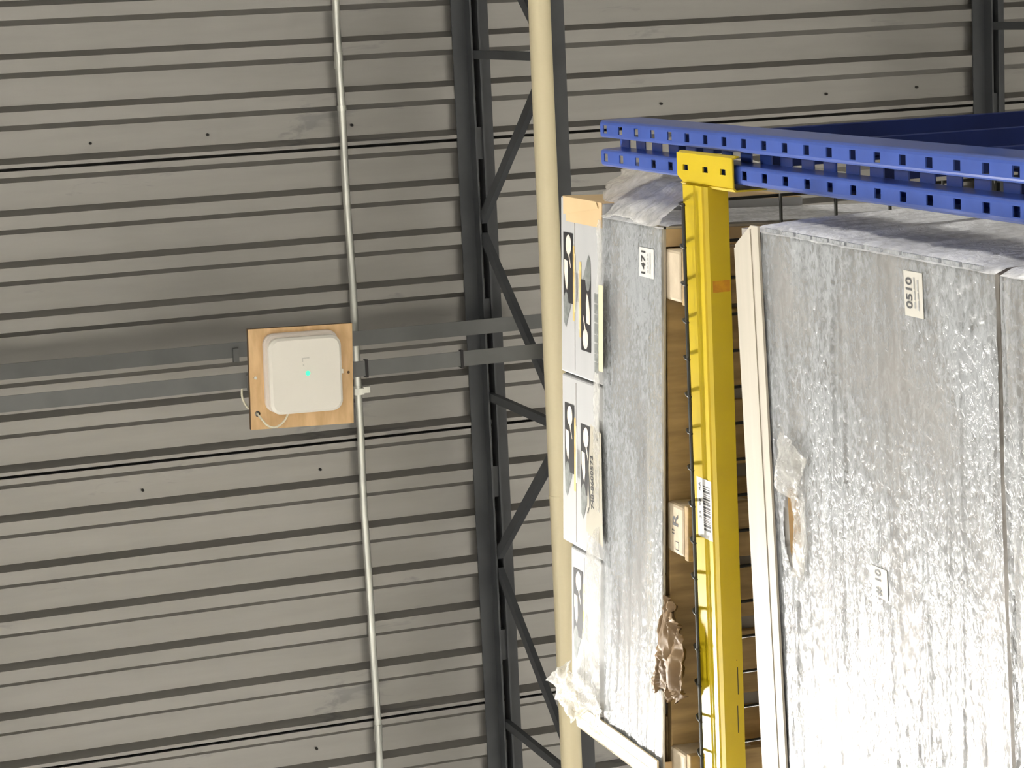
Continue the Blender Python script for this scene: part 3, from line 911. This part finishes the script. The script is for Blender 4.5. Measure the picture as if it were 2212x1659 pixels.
# printed white cartons standing on the load
def picture(mb, cx, cz, y, flip, k_=1.22):
    s = -1 if flip else 1
    X = lambda u: cx + s * u
    Z = lambda v: cz + s * v * k_
    def quad(u0, u1, v0, v1, mi, k):
        mb.poly([(X(u0), y - k, Z(v0)), (X(u1), y - k, Z(v0)), (X(u1), y - k, Z(v1)), (X(u0), y - k, Z(v1))], mi)
    def blob(u, v, ru, rv, mi, k, n=14):
        mb.poly([(X(u + ru * math.cos(2 * math.pi * i / n)), y - k, Z(v + rv * math.sin(2 * math.pi * i / n))) for i in range(n)], mi)
    quad(-.055, .084, -.020, .022, 1, .0003)                       # black ground
    mb.poly([(X(-.105), y - .0003, Z(.012)), (X(-.055), y - .0003, Z(-.012)), (X(-.055), y - .0003, Z(.022)), (X(-.095), y - .0003, Z(.020))], 3)
    quad(-.088, .060, -.027, -.019, 4, .0002)                      # gold edge band
    quad(-.070, .045, -.031, -.027, 5, .0002)
    blob(.060, -.001, .020, .012, 2, .0005)                        # cream oval
    mb.poly([(X(.043), y - .0005, Z(-.004)), (X(.043), y - .0005, Z(.001)), (X(.015), y - .0005, Z(-.010)), (X(.015), y - .0005, Z(-.012))], 2)
    mb.poly([(X(.030), y - .0005, Z(.018)), (X(.028), y - .0005, Z(.004)), (X(-.010), y - .0005, Z(.002)), (X(-.030), y - .0005, Z(.006)), (X(-.022), y - .0005, Z(.012)), (X(.005), y - .0005, Z(.018))], 5)
    blob(-.062, .010, .028, .011, 3, .0006)
PM = [MAT['white'], MAT['black'], MAT['pink'], MAT['slate'], MAT['gold'], MAT['pink']]
def printed_carton(xr, xl, dy, zh, label, pics, kraft_side):
    """xr, xl: local x of its right and left edge on the load"""
    o = _wm(up) @ Vector(((xr + xl) / 2, dy, .2395))
    t = thing('carton', o, label, 'carton', math.radians(2.3), group='printed white cartons on the wrapped load')
    hw = (xr - xl) / 2
    mb = MB()
    mb.box(-hw, hw, 0, .42, 0, zh)
    mb.m[3] = 1 if kraft_side else 0                              # +x side
    mb.build('body', [MAT['white'], MAT['kraft']], t, world=False, bevel=.004)
    for (cx, cz, fl) in pics:
        m2 = MB()
        picture(m2, cx, cz, -.0005, fl)
        m2.build('printed_picture', PM, t, world=False)
    m3 = MB()
    for i in range(3):
        m3.poly([(-.045 + hw * .1, -.0006, zh * .62 - i * .006), (.012 + hw * .1, -.0006, zh * .62 - i * .006), (.012 + hw * .1, -.0006, zh * .62 + .004 - i * .006), (-.045 + hw * .1, -.0006, zh * .62 + .004 - i * .006)])
    m3.build('small_print', MAT['greyink'], t, world=False)
    MB().box(-hw + .01, hw - .01, -.0006, 0, zh * .655, zh * .662).build('panel_crease', MAT['carton'], t, world=False)
    return t
c1 = printed_carton(.535, .185, -.002, .226, 'printed white carton with tan side nearest the blue upright', [(.021, .182, False), (-.035, .090, True)], True)
c2 = printed_carton(.180, -.160, .000, .228, 'printed white carton in the middle of the three on the load', [(.030, .184, False), (.000, .097, False)], False)
c3 = printed_carton(-.172, -.470, .014, .218, 'printed white carton farthest from the blue upright', [(.024, .176, False)], False)
MB().plate([(.127, -.0012, .004), (.1748, -.0012, .004), (.1748, -.0012, .200), (.127, -.0012, .192)], .0012).build('kraft_panel', MAT['kraft'], c1, world=False)
MB().plate([(.163, -.0030, .02), (.1755, -.0030, .03), (.1755, -.0030, .204), (.140, -.0020, .206)], .001).build('kraft_flap', MAT['kraft'], c1, world=False)
# stickers on the cartons
mb = MB()
mb.poly([(-.135, -.0112, -.018), (.085, -.0112, -.010), (.095, -.0112, .045), (-.120, -.0112, .070)], 0)
add_text(mb, '748-8600573', .021, -.018, -.0118, .036, 1, sx=.95, rot=.05)
mb.poly([(-.070, -.0118, .050), (.000, -.0118, .060), (.010, -.0118, .056), (-.060, -.0118, .044)], 1)
mb.poly([(-.085, -.0118, .058), (-.070, -.0118, .050), (-.070, -.0118, .053), (-.082, -.0118, .062)], 1)
mb.poly([(-.040, -.0118, .014), (.010, -.0118, .018), (.010, -.0118, .0195), (-.040, -.0118, .0155)], 2)
add_text(mb, '7', .026, .072, -.0118, .014, 1)
mb.build('shipping_label', [MAT['label2'], MAT['ink'], MAT['greyink']], c2, world=False)
mb = MB()
mb.box(-.144, .021, -.0116, -.0110, -.026, -.004, 0)
x = .003
random.seed(11)
while x > -.139:
    w = random.choice((.014, .018, .020))
    mb.poly([(x, -.0120, .016), (x - w, -.0120, .016), (x - w, -.0120, -.003), (x, -.0120, -.003)], 1)
    x -= w + random.choice((.0018, .003))
mb.build('barcode_strip', [MAT['vcream'], MAT['slate']], c1, world=False)
# film pulled over the lower part of the cartons
crumple([[(.505, -.006, .232), (.25, -.009, .236), (0, -.010, .238), (-.25, -.010, .240), (-.505, -.010, .236)],
         [(.505, -.006, .250), (.25, -.010, .252), (0, -.010, .262), (-.25, -.010, .275), (-.505, -.010, .290)],
         [(.480, -.003, .264), (.25, -.006, .268), (0, -.006, .290), (-.25, -.007, .330), (-.495, -.006, .365)]],
        'loose_film', MAT['film_thin'], up, amp=.004, seed=12, sub=22, freq=14, thick=.0003, world=False)

# ------------------------------------------------------------------ lower wrapped load: two tall cartons
LW = .552
def tall_carton(z0, h, label, handed):
    t = thing('wrapped_carton', (-.940, 1.634, z0), label, 'pallet load', math.radians(-1.5), group='tall stretch wrapped cartons on the lower pallet')
    hc, hz, ha, hb = .082, h - .140, .062, .021      # hand hole centre and half sizes
    if handed:
        bm = bmesh.new()
        ot = [bm.verts.new(p) for p in ((-LW + .004, .0015, 0), (LW - .004, .0015, 0), (LW - .004, .0015, h), (-LW + .004, .0015, h))]
        st = []
        for k in range(24):
            a = 2 * math.pi * k / 24
            st.append((hc + (ha - hb) * (1 if math.cos(a) > 0 else -1) + hb * math.cos(a), hz + hb * math.sin(a)))
        iv = [bm.verts.new((x, .0015, z)) for x, z in st]
        ed = [bm.edges.new((ot[i], ot[(i + 1) % 4])) for i in range(4)] + [bm.edges.new((iv[i], iv[(i + 1) % 24])) for i in range(24)]
        bmesh.ops.triangle_fill(bm, use_beauty=True, edges=ed)
        bm.verts.index_update()
        mb = MB().add([v.co.copy() for v in bm.verts], [tuple(v.index for v in f.verts) for f in bm.faces])
        bm.free()
        ring = [(x, .0015, z) for x, z in st]
        mb.add(ring + [(x, .030, z) for x, _, z in ring], [(i, (i + 1) % 24, 24 + (i + 1) % 24, 24 + i) for i in range(24)], 1)
        x0, x1, y1 = -LW + .004, LW - .004, 1.12
        mb.add([(x0, .0015, 0), (x1, .0015, 0), (x1, y1, 0), (x0, y1, 0), (x0, .0015, h), (x1, .0015, h), (x1, y1, h), (x0, y1, h)],
               [(0, 3, 2, 1), (4, 5, 6, 7), (1, 2, 6, 5), (2, 3, 7, 6), (3, 0, 4, 7)])
        mb.build('carton', [MAT['carton'], MAT['kraft']], t, world=False, fix=False)
        mb = MB().box(hc - .09, hc + .09, .031, .034, hz - .04, hz + .04)
        ins = mb.build('inner_carton', MAT['white'], t, world=False)
        mb = MB()
        random.seed(5)
        for row in range(2):
            x = hc + .018
            while x > hc - .030:
                w = random.choice((.003, .005))
                mb.poly([(x, .0305, hz - .002 - row * .010), (x - w, .0305, hz - .002 - row * .010), (x - w, .0305, hz - .010 - row * .010), (x, .0305, hz - .010 - row * .010)])
                x -= w + .0015
        mb.build('small_print', MAT['greyink'], ins, world=False)
        hole = lambda x, z: ((x - hc + .005) / .074) ** 2 + ((z - hz + .004) / .032) ** 2 < 1
    else:
        MB().box(-LW + .004, LW - .004, .0015, 1.12, 0, h).build('carton', MAT['carton'], t, world=False, bevel=.006)
        hole = None
    fold = (lambda x, z: 1.6 * max(0, (z - (h - .30)) / .30) * max(0, .2 - x) * math.sin(z * 170 + 3 * math.sin(x * 3)) ) if handed else None
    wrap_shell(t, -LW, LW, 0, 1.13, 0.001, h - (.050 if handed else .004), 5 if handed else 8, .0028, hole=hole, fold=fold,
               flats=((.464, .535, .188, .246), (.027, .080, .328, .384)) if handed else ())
    return t, h, hc, hz
t, h, hc, hz = tall_carton(4.236, .784, 'tall pale carton in wrinkled stretch film with hand hole and 0510 label', True)
# edge board along the top front edge, its end cut off at a slant
mb = MB()
mb.plate([(-LW - .01, -.010, h + .004), (LW - .030, -.010, h + .004), (LW + .006, -.010, h - .058), (LW + .006, -.010, h - .084), (-LW - .01, -.010, h - .084)], .004)
mb.box(-LW - .01, LW - .035, -.010, .06, h + .004, h + .008)
mb.box(-LW - .01, LW + .0, -.0115, -.010, h - .058, h - .056)
mb.build('edge_board', MAT['vboard'], t, world=False)
# folded film corner along the upright edge
mb = MB()
for i in range(12):
    z = h - .10 - i * .055
    mb.box(LW - .001, LW + .0045, -.0055, -.001, z - .047, z)
mb.build('film_edge', MAT['film'], t, world=False)
# labels
mb = MB()
def lab(mb, cx, cz, w, hh, sk=.0):
    y = -.0046
    mb.plate([(cx - w / 2, y, cz - hh / 2 - sk), (cx + w / 2, y, cz - hh / 2 + sk), (cx + w / 2, y, cz + hh / 2 + sk), (cx - w / 2, y, cz + hh / 2 - sk)], .0006, 0)
lab(mb, .4995, .217, .064, .052)
add_text(mb, '0510', .0235, .5005, -.0051, .228, 1, sx=.95)
for i, (a, b, zz) in enumerate(((.480, .489, .211), (.492, .505, .2115), (.507, .524, .212), (.478, .492, .201), (.494, .503, .2015), (.505, .521, .202))):
    mb.poly([(a, -.0050, zz), (b, -.0050, zz), (b, -.0050, zz + .004), (a, -.0050, zz + .004)], 2)
mb.build('number_label', [MAT['label'], MAT['ink'], MAT['greyink']], t, world=False)
mb = MB()
lab(mb, .0535, .356, .046, .049)
add_text(mb, '# 10', .0240, .0535, -.0051, .358, 1, sx=.88)
mb.build('number_label', [MAT['label'], MAT['ink']], t, world=False)
# torn film flap above the hand hole
crumple([[(hc + .155, -.010, hz + .005), (hc + .145, -.016, hz - .040), (hc + .120, -.008, hz - .075)],
         [(hc + .105, -.012, hz + .020), (hc + .100, -.030, hz - .015), (hc + .085, -.010, hz - .060)],
         [(hc + .066, -.010, hz + .030), (hc + .060, -.020, hz + .012), (hc + .050, -.010, hz - .030)]],
        'film_flap', MAT['film_thin'], t, amp=.006, seed=15, sub=8, freq=30, thick=.0003, world=False)
crumple([[(hc + .06, -.010, hz - .020), (hc + .05, -.010, hz - .060)], [(hc - .01, -.014, hz - .030), (hc - .01, -.010, hz - .060)], [(hc - .08, -.010, hz - .004), (hc - .08, -.008, hz - .040)]],
        'film_flap', MAT['film_thin'], t, amp=.004, seed=17, sub=8, freq=30, thick=.0003, world=False)
tall_carton(PZ + DZ + .1265, .793, 'tall pale carton in stretch film under the one labelled 0510', False)
